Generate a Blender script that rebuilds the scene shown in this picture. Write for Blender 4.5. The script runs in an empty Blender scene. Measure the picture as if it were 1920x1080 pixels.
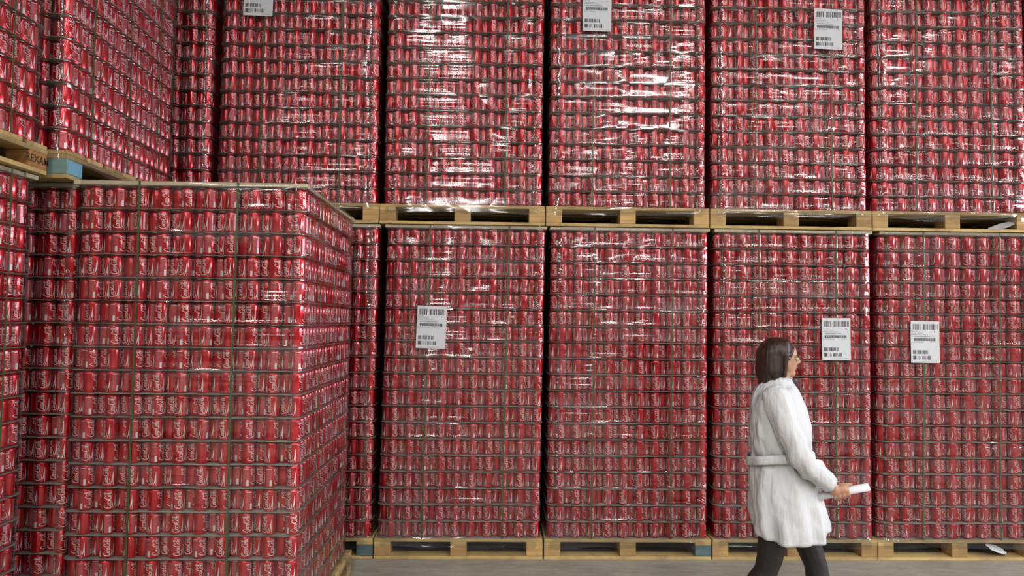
import bpy, bmesh, math, random
import numpy as np
from mathutils import Vector, Matrix, noise
random.seed(7); rng = np.random.default_rng(7)
SC = bpy.context.scene; COL = SC.collection

# ------------------------------------------------------------------ camera
cam_d = bpy.data.cameras.new('camera'); cam = bpy.data.objects.new('camera', cam_d); COL.objects.link(cam)
cam_d.sensor_width = 36.0; cam_d.lens = 1304.7 * 36.0 / 1920.0; cam_d.clip_end = 200
fw = Vector((0.02494429, 0.99860441, 0.04655123)); rt = Vector((0.99961677, -0.0254746, 0.01083347)); up = Vector((-0.01200423, -0.04626315, 0.99885716))
M4 = Matrix((rt, up, -fw)).transposed().to_4x4(); M4.translation = (0, 0, 1.6997)
cam.matrix_world = M4
SC.camera = cam

# ------------------------------------------------------------------ world and exposure
W = bpy.data.worlds.new('world'); SC.world = W; W.use_nodes = True
W.node_tree.nodes['Background'].inputs[0].default_value = (0, 0, 0, 1)
W.node_tree.nodes['Background'].inputs[1].default_value = 0.0
SC.view_settings.view_transform = 'Standard'; SC.view_settings.look = 'None'
SC.view_settings.gamma = 1.0; SC.view_settings.use_curve_mapping = False
SC.view_settings.exposure = 0.08
CY = SC.cycles
CY.max_bounces = 3; CY.diffuse_bounces = 1; CY.glossy_bounces = 2; CY.transmission_bounces = 2; CY.transparent_max_bounces = 8
CY.caustics_reflective = False; CY.caustics_refractive = False; CY.sample_clamp_indirect = 4.0
LAMP_POWER = 47.0          # emission strength of each ceiling lamp
LAMP_Z = 7.2
WINDOW_POWER = 24.0        # daylight coming through the frosted high windows
LAMP_X = [-4.9, -1.0, 2.9, 6.8, 10.7]
LAMP_Y = [-1.6 - 2.2 * i for i in range(7)]
CEIL_Z = 8.4

# ------------------------------------------------------------------ helpers
def nt(name):
    m = bpy.data.materials.new(name); m.use_nodes = True
    t = m.node_tree; return m, t, t.nodes['Principled BSDF']
def N(t, typ, **kw):
    n = t.nodes.new(typ)
    for k, v in kw.items():
        if k.startswith('i_'):
            n.inputs[k[2:].replace('_', ' ')].default_value = v
        else: setattr(n, k, v)
    return n
def mixc(t, fac, a, b, mode='MIX'):
    n = t.nodes.new('ShaderNodeMix'); n.data_type = 'RGBA'; n.blend_type = mode
    for i, v in ((0, fac), (6, a), (7, b)):
        if isinstance(v, bpy.types.NodeSocket): t.links.new(v, n.inputs[i])
        elif i == 0: n.inputs[0].default_value = v
        else: n.inputs[i].default_value = (*v, 1) if len(v) == 3 else v
    return n.outputs[2]
def math_(t, op, a, b=None, clamp=False):
    n = t.nodes.new('ShaderNodeMath'); n.operation = op; n.use_clamp = clamp
    for i, v in ((0, a), (1, b)):
        if v is None: continue
        if isinstance(v, bpy.types.NodeSocket): t.links.new(v, n.inputs[i])
        else: n.inputs[i].default_value = v
    return n.outputs[0]
def mapping(t, scale, rot=(0, 0, 0), rand=0.0):
    tc = t.nodes.new('ShaderNodeTexCoord'); mp = t.nodes.new('ShaderNodeMapping')
    mp.inputs['Scale'].default_value = scale; mp.inputs['Rotation'].default_value = rot
    t.links.new(tc.outputs['Object'], mp.inputs[0])
    if rand:
        oi = t.nodes.new('ShaderNodeObjectInfo'); va = t.nodes.new('ShaderNodeVectorMath'); va.operation = 'ADD'
        mu = math_(t, 'MULTIPLY', oi.outputs['Random'], rand)
        t.links.new(mp.outputs[0], va.inputs[0]); t.links.new(mu, va.inputs[1]); return va.outputs[0]
    return mp.outputs[0]
def noise_(t, vec, scale, detail=3.0, rough=0.55):
    n = t.nodes.new('ShaderNodeTexNoise'); n.inputs['Scale'].default_value = scale
    n.inputs['Detail'].default_value = detail; n.inputs['Roughness'].default_value = rough
    t.links.new(vec, n.inputs['Vector']); return n.outputs[0]
def ramp(t, fac, stops):
    n = t.nodes.new('ShaderNodeValToRGB'); e = n.color_ramp.elements
    while len(e) < len(stops): e.new(0.5)
    for q, (p, c) in zip(e, stops): q.position = p; q.color = (*c, 1) if len(c) == 3 else c
    t.links.new(fac, n.inputs[0]); return n.outputs[0]

def simple(name, col, rough=0.5, metal=0.0, coat=0.0, spec=0.5):
    m, t, b = nt(name)
    b.inputs['Base Color'].default_value = (*col, 1); b.inputs['Roughness'].default_value = rough
    b.inputs['Metallic'].default_value = metal; b.inputs['Coat Weight'].default_value = coat
    b.inputs['Coat Roughness'].default_value = 0.07; b.inputs['Specular IOR Level'].default_value = spec
    return m
def make_mats():
    M = {}
    M['red'] = simple('can_red_lacquer', (0.56, 0.005, 0.013), 0.22, 0.45, 0.75)
    M['white'] = simple('can_white_print', (0.80, 0.76, 0.74), 0.35, 0.1, 0.2)
    M['silver'] = simple('can_bare_aluminium', (0.75, 0.75, 0.76), 0.3, 1.0)
    m, t, b = nt('can_small_print')
    v = mapping(t, (1, 1, 1)); w = t.nodes.new('ShaderNodeTexWave'); w.bands_direction = 'Z'; w.inputs['Scale'].default_value = 150
    t.links.new(v, w.inputs['Vector'])
    n2 = noise_(t, mapping(t, (1, 1, 0.4)), 420, 1)
    f = math_(t, 'MULTIPLY', math_(t, 'GREATER_THAN', w.outputs['Fac'], 0.42), math_(t, 'GREATER_THAN', n2, 0.43))
    t.links.new(mixc(t, math_(t, 'ADD', math_(t, 'MULTIPLY', f, 0.24), 0.03), (0.50, 0.005, 0.014), (0.8, 0.70, 0.70)), b.inputs['Base Color'])
    b.inputs['Roughness'].default_value = 0.3; b.inputs['Metallic'].default_value = 0.2; b.inputs['Coat Weight'].default_value = 0.3
    M['panel'] = m
    # wood
    def wood(name, c1, c2, c3):
        m, t, b = nt(name)
        v = mapping(t, (1, 1, 1), rand=37.0)
        tc = mapping(t, (2.5, 40, 40), rand=37.0)
        g = noise_(t, tc, 1.0, 4, 0.6); blot = noise_(t, v, 6.0, 3)
        col = ramp(t, g, [(0.3, c1), (0.62, c2)])
        col = mixc(t, ramp(t, blot, [(0.48, (0, 0, 0)), (0.72, (1, 1, 1))]), col, c3)
        oi = t.nodes.new('ShaderNodeObjectInfo')
        hs = t.nodes.new('ShaderNodeHueSaturation'); t.links.new(col, hs.inputs['Color'])
        t.links.new(math_(t, 'ADD', math_(t, 'MULTIPLY', oi.outputs['Random'], 0.45), 0.75), hs.inputs['Value'])
        t.links.new(hs.outputs[0], b.inputs['Base Color']); b.inputs['Roughness'].default_value = 0.75
        bp = t.nodes.new('ShaderNodeBump'); bp.inputs['Strength'].default_value = 0.3; bp.inputs['Distance'].default_value = 0.003
        t.links.new(g, bp.inputs['Height']); t.links.new(bp.outputs[0], b.inputs['Normal'])
        return m
    M['wood'] = wood('pallet_pine', (0.74, 0.53, 0.22), (0.60, 0.40, 0.15), (0.44, 0.29, 0.13))
    M['woodblock'] = wood('pallet_block_chip', (0.70, 0.45, 0.18), (0.52, 0.30, 0.11), (0.40, 0.24, 0.10))
    M['woodorange'] = wood('pallet_block_orange', (0.55, 0.26, 0.08), (0.40, 0.17, 0.05), (0.5, 0.25, 0.1))
    M['blueblock'] = wood('pallet_block_blue_grey', (0.15, 0.24, 0.24), (0.10, 0.17, 0.18), (0.22, 0.24, 0.18))
    M['greenblock'] = wood('pallet_block_pale_green', (0.30, 0.42, 0.36), (0.20, 0.33, 0.29), (0.36, 0.44, 0.36))
    M['bluepaint'] = simple('pale_blue_paint', (0.22, 0.47, 0.62), 0.6)
    M['frame'] = wood('top_frame_ply', (0.62, 0.52, 0.36), (0.52, 0.42, 0.28), (0.44, 0.36, 0.24))
    M['stamp'] = simple('stamp_ink', (0.05, 0.025, 0.015), 0.8)
    # sheet
    m, t, b = nt('layer_sheet_fibreboard')
    n1 = noise_(t, mapping(t, (1, 1, 1), rand=20), 9, 4)
    t.links.new(ramp(t, n1, [(0.3, (0.28, 0.25, 0.205)), (0.7, (0.40, 0.37, 0.305))]), b.inputs['Base Color'])
    b.inputs['Roughness'].default_value = 0.8; M['sheet'] = m
    M['strap'] = simple('green_plastic_strap', (0.055, 0.095, 0.030), 0.45)
    # stretch film
    m, t, b = nt('stretch_film'); t.nodes.remove(b); out = t.nodes['Material Output']
    va = mapping(t, (0.55, 0.55, 30), (0.0, 0.02, 0.0), rand=50)
    vb = mapping(t, (0.9, 0.9, 46), (0.0, -0.05, 0.0), rand=70)
    vc = mapping(t, (1, 1, 1), rand=90)
    na = noise_(t, va, 1.0, 1, 0.5); nb = noise_(t, vb, 1.0, 0, 0.5); nc = noise_(t, vc, 2.2, 1)
    amp = ramp(t, nc, [(0.40, (0.10, 0.10, 0.10)), (0.60, (1, 1, 1))])
    h = math_(t, 'ADD', math_(t, 'MULTIPLY', na, 1.0), math_(t, 'MULTIPLY', nb, 0.7))
    h = math_(t, 'MULTIPLY', h, amp)
    bp = t.nodes.new('ShaderNodeBump'); bp.inputs['Strength'].default_value = 1.0; bp.inputs['Distance'].default_value = 0.0115
    t.links.new(h, bp.inputs['Height'])
    fr = t.nodes.new('ShaderNodeFresnel'); fr.inputs['IOR'].default_value = 1.5; t.links.new(bp.outputs[0], fr.inputs['Normal'])
    gl = t.nodes.new('ShaderNodeBsdfGlossy'); gl.inputs['Roughness'].default_value = 0.10; t.links.new(bp.outputs[0], gl.inputs['Normal'])
    tr = t.nodes.new('ShaderNodeBsdfTransparent'); tr.inputs[0].default_value = (0.97, 0.97, 0.97, 1)
    mx = t.nodes.new('ShaderNodeMixShader')
    t.links.new(math_(t, 'MINIMUM', math_(t, 'MULTIPLY', fr.outputs[0], 1.6), 0.3), mx.inputs[0]); t.links.new(tr.outputs[0], mx.inputs[1]); t.links.new(gl.outputs[0], mx.inputs[2])
    df = t.nodes.new('ShaderNodeBsdfDiffuse'); df.inputs[0].default_value = (0.80, 0.80, 0.80, 1)
    mx2 = t.nodes.new('ShaderNodeMixShader')
    hz = noise_(t, mapping(t, (1.2, 1.2, 9), rand=30), 1.0, 1)
    t.links.new(math_(t, 'MULTIPLY', ramp(t, hz, [(0.50, (0.05, 0.05, 0.05)), (0.78, (1, 1, 1))]), 0.055), mx2.inputs[0])
    t.links.new(mx.outputs[0], mx2.inputs[1]); t.links.new(df.outputs[0], mx2.inputs[2]); t.links.new(mx2.outputs[0], out.inputs[0])
    M['film'] = m
    M['paper'] = simple('label_paper', (0.80, 0.80, 0.81), 0.5)
    M['ink'] = simple('label_ink', (0.06, 0.06, 0.07), 0.6)
    M['greyink'] = simple('label_grey_ink', (0.34, 0.34, 0.36), 0.6)
    # concrete
    m, t, b = nt('concrete_floor')
    v = mapping(t, (1, 1, 1)); a = noise_(t, v, 1.4, 6, 0.65); c = noise_(t, mapping(t, (1, 3.5, 1), (0, 0, 0.5)), 6, 5, 0.7)
    col = mixc(t, 0.5, ramp(t, a, [(0.3, (0.36, 0.325, 0.25)), (0.7, (0.56, 0.51, 0.41))]), ramp(t, c, [(0.3, (0.26, 0.23, 0.175)), (0.7, (0.68, 0.62, 0.50))]))
    t.links.new(col, b.inputs['Base Color'])
    t.links.new(ramp(t, c, [(0.3, (0.45,) * 3), (0.7, (0.7,) * 3)]), b.inputs['Roughness']); M['floor'] = m
    m, t, b = nt('painted_wall'); a = noise_(t, mapping(t, (1, 1, 1)), 0.8, 4)
    t.links.new(ramp(t, a, [(0.3, (0.20, 0.20, 0.20)), (0.7, (0.26, 0.26, 0.25))]), b.inputs['Base Color']); b.inputs['Roughness'].default_value = 0.8; M['wall'] = m
    m, t, b = nt('ceiling_panels'); a = noise_(t, mapping(t, (1, 1, 1)), 0.5, 3)
    t.links.new(ramp(t, a, [(0.3, (0.12, 0.12, 0.12)), (0.7, (0.16, 0.16, 0.16))]), b.inputs['Base Color']); b.inputs['Roughness'].default_value = 0.85; M['ceil'] = m
    m, t, b = nt('lamp_light'); b.inputs['Base Color'].default_value = (0.8, 0.8, 0.8, 1)
    b.inputs['Emission Color'].default_value = (1.0, 0.97, 0.95, 1); b.inputs['Emission Strength'].default_value = LAMP_POWER; M['lamp'] = m
    m, t, b = nt('frosted_daylight'); b.inputs['Base Color'].default_value = (0.8, 0.8, 0.8, 1)
    b.inputs['Emission Color'].default_value = (0.80, 0.86, 1.0, 1); b.inputs['Emission Strength'].default_value = WINDOW_POWER; M['daylight'] = m
    M['lampbody'] = simple('lamp_housing', (0.6, 0.6, 0.6), 0.4, 0.6)
    # person
    m, t, b = nt('white_cotton')
    v = mapping(t, (1, 1, 1)); a = noise_(t, mapping(t, (9, 9, 2.2)), 1.0, 3); c = noise_(t, v, 24, 4)
    b.inputs['Base Color'].default_value = (0.82, 0.82, 0.83, 1); b.inputs['Roughness'].default_value = 0.85
    bp = t.nodes.new('ShaderNodeBump'); bp.inputs['Strength'].default_value = 0.9; bp.inputs['Distance'].default_value = 0.045
    t.links.new(math_(t, 'ADD', a, math_(t, 'MULTIPLY', c, 0.06)), bp.inputs['Height']); t.links.new(bp.outputs[0], b.inputs['Normal']); M['coat'] = m
    m, t, b = nt('skin'); b.inputs['Base Color'].default_value = (0.62, 0.34, 0.22, 1); b.inputs['Roughness'].default_value = 0.5
    b.inputs['Subsurface Weight'].default_value = 0.08; b.inputs['Subsurface Radius'].default_value = (0.01, 0.004, 0.002); M['skin'] = m
    m, t, b = nt('brown_hair'); a = noise_(t, mapping(t, (60, 60, 3)), 1.0, 4)
    t.links.new(ramp(t, a, [(0.3, (0.014, 0.007, 0.004)), (0.7, (0.060, 0.029, 0.016))]), b.inputs['Base Color']); b.inputs['Roughness'].default_value = 0.42
    bp = t.nodes.new('ShaderNodeBump'); bp.inputs['Strength'].default_value = 0.7; bp.inputs['Distance'].default_value = 0.006
    t.links.new(a, bp.inputs['Height']); t.links.new(bp.outputs[0], b.inputs['Normal']); M['hair'] = m
    m, t, b = nt('sheer_dark_tights')
    b.inputs['Base Color'].default_value = (0.022, 0.015, 0.013, 1); b.inputs['Roughness'].default_value = 0.55; M['tights'] = m
    M['navy'] = simple('navy_scarf_cloth', (0.02, 0.022, 0.04), 0.7)
    M['blackleather'] = simple('black_shoe_leather', (0.012, 0.011, 0.011), 0.35)
    M['gold'] = simple('thin_gold_metal', (0.62, 0.5, 0.3), 0.3, 1.0)
    M['lens'] = simple('eye_dark', (0.03, 0.02, 0.015), 0.2)
    M['rollpaper'] = simple('white_roll_paper', (0.86, 0.86, 0.87), 0.7)
    return M
M = make_mats()

def link(name, me, parent=None, loc=(0, 0, 0), rot=(0, 0, 0), mats=None):
    o = bpy.data.objects.new(name, me); COL.objects.link(o)
    if mats and me is not None and not me.materials:
        for k in mats: me.materials.append(M[k])
    o.location = loc; o.rotation_euler = rot
    if parent is not None: o.parent = parent
    return o
def empty(name, loc=(0, 0, 0), rotz=0.0, parent=None):
    o = bpy.data.objects.new(name, None); COL.objects.link(o); o.location = loc; o.rotation_euler = (0, 0, rotz)
    o.empty_display_size = 0.1
    if parent is not None: o.parent = parent
    return o
def tag(o, label, cat, group=None, kind=None):
    o['label'] = label; o['category'] = cat
    if group: o['group'] = group
    if kind: o['kind'] = kind
    return o
def box_mesh(name, sx, sy, sz, bev=0.0, origin='base'):
    bm = bmesh.new(); bmesh.ops.create_cube(bm, size=1)
    for v in bm.verts:
        v.co.x *= sx; v.co.y *= sy; v.co.z = (v.co.z + (0.5 if origin == 'base' else 0)) * sz
    if bev: bmesh.ops.bevel(bm, geom=bm.edges[:], offset=bev, segments=1, affect='EDGES')
    me = bpy.data.meshes.new(name); bm.to_mesh(me); bm.free(); return me
def pydata(name, verts, faces, smooth=True, mi=None):
    me = bpy.data.meshes.new(name); me.from_pydata([tuple(v) for v in verts], [], [tuple(f) for f in faces])
    if mi is not None: me.polygons.foreach_set('material_index', np.asarray(mi, dtype=np.int32))
    if smooth: me.polygons.foreach_set('use_smooth', np.ones(len(me.polygons), dtype=bool))
    me.update(); return me

# ------------------------------------------------------------------ the hall
def structure(name, me, loc, mat):
    o = link(name, me, loc=loc, mats=[mat]); o['kind'] = 'structure'; return o
X0, X1, Y0, Y1 = -11.5, 13.0, -17.0, 6.75
structure('floor', box_mesh('floor', X1 - X0, Y1 - Y0, 0.2), ((X0 + X1) / 2, (Y0 + Y1) / 2, -0.2), 'floor')
structure('ceiling', box_mesh('ceiling', X1 - X0, Y1 - Y0, 0.2), ((X0 + X1) / 2, (Y0 + Y1) / 2, CEIL_Z), 'ceil')
structure('wall_back', box_mesh('wall_back', X1 - X0, 0.2, CEIL_Z), ((X0 + X1) / 2, Y1 + 0.1, 0), 'wall')
structure('wall_front', box_mesh('wall_front', X1 - X0, 0.2, CEIL_Z), ((X0 + X1) / 2, Y0 - 0.1, 0), 'wall')
structure('wall_left', box_mesh('wall_left', 0.2, Y1 - Y0 + 0.4, CEIL_Z), (X0 - 0.1, (Y0 + Y1) / 2, 0), 'wall')
structure('wall_right', box_mesh('wall_right', 0.2, Y1 - Y0 + 0.4, CEIL_Z), (X1 + 0.1, (Y0 + Y1) / 2, 0), 'wall')

# high frosted windows letting daylight in, each pane of its own
def window_strip(name, x, y, z, rotz, n, pw, ph):
    w = link(name, box_mesh('window_surround', n * pw + 0.16, 0.06, ph + 0.16, 0, 'mid'), None, (x, y, z), (0, 0, rotz), ['lampbody']); w['kind'] = 'structure'
    pm = box_mesh('pane', pw - 0.08, 0.02, ph, 0, 'mid'); pm.materials.append(M['daylight'])
    for i in range(n): link('pane_offscreen', pm, w, ((i - (n - 1) / 2) * pw, -0.042, 0))
window_strip('window_right_offscreen', X1 - 0.035, 0.9, 3.8, -math.pi / 2, 7, 1.6, 1.2)

# ceiling lamps: low housing, light panel below, two hanging rods
def lamp_meshes():
    bm = bmesh.new()
    def ring(x, y, z): return [bm.verts.new((sx * x, sy * y, z)) for sx, sy in ((-1, -1), (1, -1), (1, 1), (-1, 1))]
    rs = [ring(0.07, 0.80, 0.10), ring(0.17, 0.93, 0.0), ring(0.22, 0.97, -0.11), ring(0.21, 0.96, -0.11), ring(0.16, 0.92, -0.0)]
    bm.faces.new(rs[0]); bm.faces.new(rs[-1])
    for p, q in zip(rs, rs[1:]):
        for i in range(4): bm.faces.new((q[i], q[(i + 1) % 4], p[(i + 1) % 4], p[i]))
    h = bpy.data.meshes.new('lamp_housing'); bm.to_mesh(h); bm.free(); h.materials.append(M['lampbody'])
    p = pydata('light_panel', [(-.15, -.9, 0), (-.15, .9, 0), (.15, .9, 0), (.15, -.9, 0)], [(0, 1, 2, 3)], False); p.materials.append(M['lamp'])
    bm = bmesh.new(); bmesh.ops.create_cone(bm, cap_ends=True, segments=8, radius1=0.008, radius2=0.008, depth=CEIL_Z - LAMP_Z - 0.1)
    for v in bm.verts: v.co.z += (CEIL_Z - LAMP_Z - 0.1) / 2
    r = bpy.data.meshes.new('rod'); bm.to_mesh(r); bm.free(); r.materials.append(M['lampbody'])
    return h, p, r
lh, lp_, lr = lamp_meshes()
for y in LAMP_Y:
    for x in LAMP_X:
        e = empty('ceiling_lamp_offscreen', (x, y, LAMP_Z))
        tag(e, 'long strip light fitting hung from the warehouse ceiling on rods', 'lamp', 'ceiling lamps of the warehouse')
        link('lamp_housing', lh, e); link('light_panel_offscreen', lp_, e, (0, 0, -0.016))
        link('hanging_rod', lr, e, (0, -0.6, 0.1)); link('hanging_rod', lr, e, (0, 0.6, 0.1))

# ------------------------------------------------------------------ drink can
D = 0.0662; R = D / 2; PX = D * math.sqrt(3); LP = 0.1168; SHT = 0.0016
def catmull(pts, n):
    P = [np.array(p, float) for p in pts]; P = [2 * P[0] - P[1]] + P + [2 * P[-1] - P[-2]]; out = []
    for i in range(1, len(P) - 2):
        for k in range(n):
            u = k / n; a, b, c, d = P[i - 1], P[i], P[i + 1], P[i + 2]
            out.append(0.5 * (2 * b + (c - a) * u + (2 * a - 5 * b + 4 * c - d) * u * u + (3 * b - a - 3 * c + d) * u ** 3))
    out.append(P[-2]); return out
def ell(cx, cy, rx, ry, tilt=0.25, a0=0, a1=360, n=9):
    return [(cx + rx * math.cos(math.radians(a)) + tilt * ry * math.sin(math.radians(a)), cy + ry * math.sin(math.radians(a))) for a in np.linspace(a0, a1, n)]
# script lettering: (points, start width, mid width, end width), along s, letter height t
STROKES = [
    ([(25, 21), (24, 28), (18, 30), (11, 24), (6, 13), (6, 4), (11, -1), (18, 1), (23, 6)], 1.5, 4.2, 1.5),
    ([(6, 4), (9, -6), (20, -10), (34, -9), (45, -6)], 2.6, 2.4, 0.8),
    (ell(28, 6.5, 4.6, 6.8), 1.6, 3.0, 1.6),
    (ell(40, 6.5, 4.6, 6.8, 0.25, 50, 320, 7), 2.4, 3.0, 1.2),
    (ell(50, 6.5, 4.4, 6.8), 1.6, 2.8, 1.6),
    ([(56.5, 13), (54, 4), (55, 0), (59, 2)], 2.8, 2.8, 1.0),
    ([(58, 6), (64, 8)], 2.4, 2.6, 2.4),
    ([(82, 20), (81, 27), (75, 29), (69, 23), (65, 13), (65, 4), (70, -1), (77, 1), (81, 6)], 1.5, 4.2, 1.5),
    ([(82, 20), (85, 26), (92, 25), (99, 30), (106, 33), (111, 28), (106, 23)], 1.2, 2.6, 1.2),
    (ell(86, 6.5, 4.6, 6.8), 1.6, 3.0, 1.6),
    ([(95, 6), (99, 18), (104, 28), (105, 24), (99, 9), (97, 1), (101, 1)], 1.4, 2.6, 1.2),
    (ell(106, 6.5, 4.4, 6.8), 1.6, 2.8, 1.6),
    ([(112.5, 13), (110, 4), (111, 0), (116, 4)], 2.8, 2.8, 1.0),
]
def can_arrays(seg, sub, detail=True):
    V = []; F = []; MI = []
    prof = [(0.0245, 0.0016, 2), (0.0260, 0.0, 2), (0.0280, 0.0008, 2), (0.0300, 0.0022, 0), (0.0322, 0.0048, 0), (R, 0.0085, 0), (R, 0.055, 0), (R, 0.0985, 0), (0.0325, 0.1015, 0), (0.0305, 0.1055, 0), (0.0280, 0.1095, 0), (0.0268, 0.1120, 0), (0.0266, 0.1132, 2), (0.0276, 0.1146, 2), (0.0272, 0.1152, 2), (0.0258, 0.1140, 2), (0.0255, 0.1040, 2)]
    if not detail: prof = [prof[1], prof[3], (R, .0085, 0), prof[7], prof[9], prof[11], prof[14]]
    for r, z, m in prof:
        for k in range(seg):
            a = 2 * math.pi * k / seg; V.append((r * math.cos(a), r * math.sin(a), z))
    for j in range(len(prof) - 1):
        for k in range(seg):
            k2 = (k + 1) % seg; F.append((j * seg + k, j * seg + k2, (j + 1) * seg + k2, (j + 1) * seg + k)); MI.append(prof[j][2])
    def cyl(a, z, off=0.00022): return ((R + off) * math.cos(a), (R + off) * math.sin(a), z)
    def ribbon(L, Rr, mi, off=0.00022):
        b = len(V)
        for (a, z), (a2, z2) in zip(L, Rr): V.append(cyl(a, z, off)); V.append(cyl(a2, z2, off))
        for i in range(len(L) - 1): F.append((b + 2 * i, b + 2 * i + 1, b + 2 * i + 3, b + 2 * i + 2)); MI.append(mi)
    SS, TS = 0.00074, 0.00098
    if sub:
      for base in (0.0, math.pi):
        for pts, w0, w1, w2 in STROKES:
            q = catmull(pts, sub); n = len(q); L = []; Rr = []
            for i, p in enumerate(q):
                d = q[min(i + 1, n - 1)] - q[max(i - 1, 0)]; l = math.hypot(*d) or 1; nx, ny = -d[1] / l, d[0] / l
                u = i / (n - 1); w = (w0 * (1 - 2 * u) + w1 * 2 * u) if u < 0.5 else (w1 * (2 - 2 * u) + w2 * (2 * u - 1)); w *= 0.54
                for lst, sg in ((L, 1), (Rr, -1)):
                    s, t = p[0] + sg * nx * w, p[1] + sg * ny * w
                    lst.append((base - (t - 11) * TS / R, 0.0120 + s * SS))
            ribbon(L, Rr, 1)
        # white wave rising beside the lettering
        L = []; Rr = []
        for u in np.linspace(0, 1, 4 + 2 * sub):
            z = 0.0088 + u * 0.072
            L.append((base + math.radians(34 + 24 * u ** 0.55), max(z, 0.0088))); Rr.append((base + math.radians(63 - 2.5 * u - 1.5 * u * u), max(z, 0.0088)))
        ribbon(L, Rr, 1)
        # small print panel, pale band, bar code patch
        def patch(a0, a1, z0, z1, mi, off, n=5):
            A = [base + math.radians(a) for a in np.linspace(a0, a1, n)]
            ribbon([(a, z1) for a in A], [(a, z0) for a in A], mi, off)
        if base: continue
        patch(76, 130, 0.0105, 0.0900, 3, 0.00016)
        patch(80, 126, 0.0930, 0.0965, 1, 0.0002)
        patch(110, 128, 0.0110, 0.0400, 1, 0.0003, 3)
    return np.array(V, float), F, np.array(MI, np.int32)
def mesh_of(name, arr):
    me = pydata(name, arr[0], arr[1], True, arr[2])
    for k in ('red', 'white', 'silver', 'panel'): me.materials.append(M[k])
    return me
CAN = mesh_of('drink_can', can_arrays(32, 4))
CAN_MID = can_arrays(16, 1, False); CAN_LOW = can_arrays(10, 0, False)

def merged(name, items):
    """items: list of (template, x, y, z, rot) -> one mesh"""
    Vs = []; loops = []; sizes = []; mis = []; off = 0; cache = {}
    for tpl, x, y, z, r in items:
        key = id(tpl)
        if key not in cache:
            cache[key] = (np.array([i for f in tpl[1] for i in f], np.int32), np.array([len(f) for f in tpl[1]], np.int32))
        fl, fs = cache[key]; v = tpl[0]; c, s = math.cos(r), math.sin(r)
        Vs.append(np.stack([v[:, 0] * c - v[:, 1] * s + x, v[:, 0] * s + v[:, 1] * c + y, v[:, 2] + z], 1))
        loops.append(fl + off); sizes.append(fs); mis.append(tpl[2]); off += len(v)
    V = np.concatenate(Vs); Lp = np.concatenate(loops); S = np.concatenate(sizes); MI = np.concatenate(mis)
    me = bpy.data.meshes.new(name); me.vertices.add(len(V)); me.vertices.foreach_set('co', V.ravel())
    me.loops.add(len(Lp)); me.loops.foreach_set('vertex_index', Lp)
    me.polygons.add(len(S)); st = np.concatenate([[0], np.cumsum(S)[:-1]]).astype(np.int32)
    me.polygons.foreach_set('loop_start', st); me.polygons.foreach_set('material_index', MI)
    me.polygons.foreach_set('use_smooth', np.ones(len(S), bool)); me.update(calc_edges=True)
    for k in ('red', 'white', 'silver', 'panel'): me.materials.append(M[k])
    return me

# ------------------------------------------------------------------ pallet load pieces
PW, PD, PH = 1.20, 1.25, 0.144
NA = 10; NK = 18; SW = (NA - 0.5) * PX + D; SD = (NK - 0.5) * D + D      # can block width and depth
def rrect(hx, hy, r, nx, ny, nc):
    pts = []
    def seg(p, q, n): 
        for i in range(n): u = i / n; pts.append((p[0] + (q[0] - p[0]) * u, p[1] + (q[1] - p[1]) * u))
    def arc(cx, cy, a0, n):
        for i in range(n): a = a0 + math.pi / 2 * i / n; pts.append((cx + r * math.cos(a), cy + r * math.sin(a)))
    seg((-hx + r, -hy), (hx - r, -hy), nx); arc(hx - r, -hy + r, -math.pi / 2, nc)
    seg((hx, -hy + r), (hx, hy - r), ny); arc(hx - r, hy - r, 0, nc)
    seg((hx - r, hy), (-hx + r, hy), nx); arc(-hx + r, hy - r, math.pi / 2, nc)
    seg((-hx, hy - r), (-hx, -hy + r), ny); arc(-hx + r, -hy + r, math.pi, nc)
    return pts
def sheet_mesh(var):
    rr = random.Random(var); p = rrect(SW / 2 + 0.006, SD / 2 + 0.007, 0.055, 12, 6, 5); n = len(p); V = []
    for z in (0, SHT):
        for i, (x, y) in enumerate(p): V.append((x, y, z + 0.0012 * math.sin(i * 1.3 + var)))
    F = [tuple(range(n - 1, -1, -1)), tuple(range(n, 2 * n))] + [(i, (i + 1) % n, n + (i + 1) % n, n + i) for i in range(n)]
    me = pydata('layer_sheet', V, F, False); me.materials.append(M['sheet']); return me
SHEETS = [sheet_mesh(i) for i in range(3)]
DECK = box_mesh('deck_board', PW, 0.145, 0.022, 0.002); STRG = box_mesh('stringer_board', 0.115, PD, 0.022, 0.002)
BLK = box_mesh('block', 0.115, 0.13, 0.078, 0.003); BOTX = box_mesh('bottom_board', PW, 0.11, 0.022, 0.002); BOTY = box_mesh('bottom_board', 0.115, PD - 0.22, 0.022, 0.002)
FRX = box_mesh('frame_board', SW + 0.02, 0.09, 0.022, 0.003); FRY = box_mesh('frame_board', 0.09, SD - 0.17, 0.022, 0.003)
for me, k in ((DECK, 'wood'), (STRG, 'wood'), (BLK, 'woodblock'), (BOTX, 'wood'), (BOTY, 'wood'), (FRX, 'frame'), (FRY, 'frame')): me.materials.append(M[k])
def colour_block(k):
    me = BLK.copy(); me.materials.clear(); me.materials.append(M[k]); return me
BLKC = {k: colour_block(k) for k in ('blueblock', 'greenblock', 'woodorange')}

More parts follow.
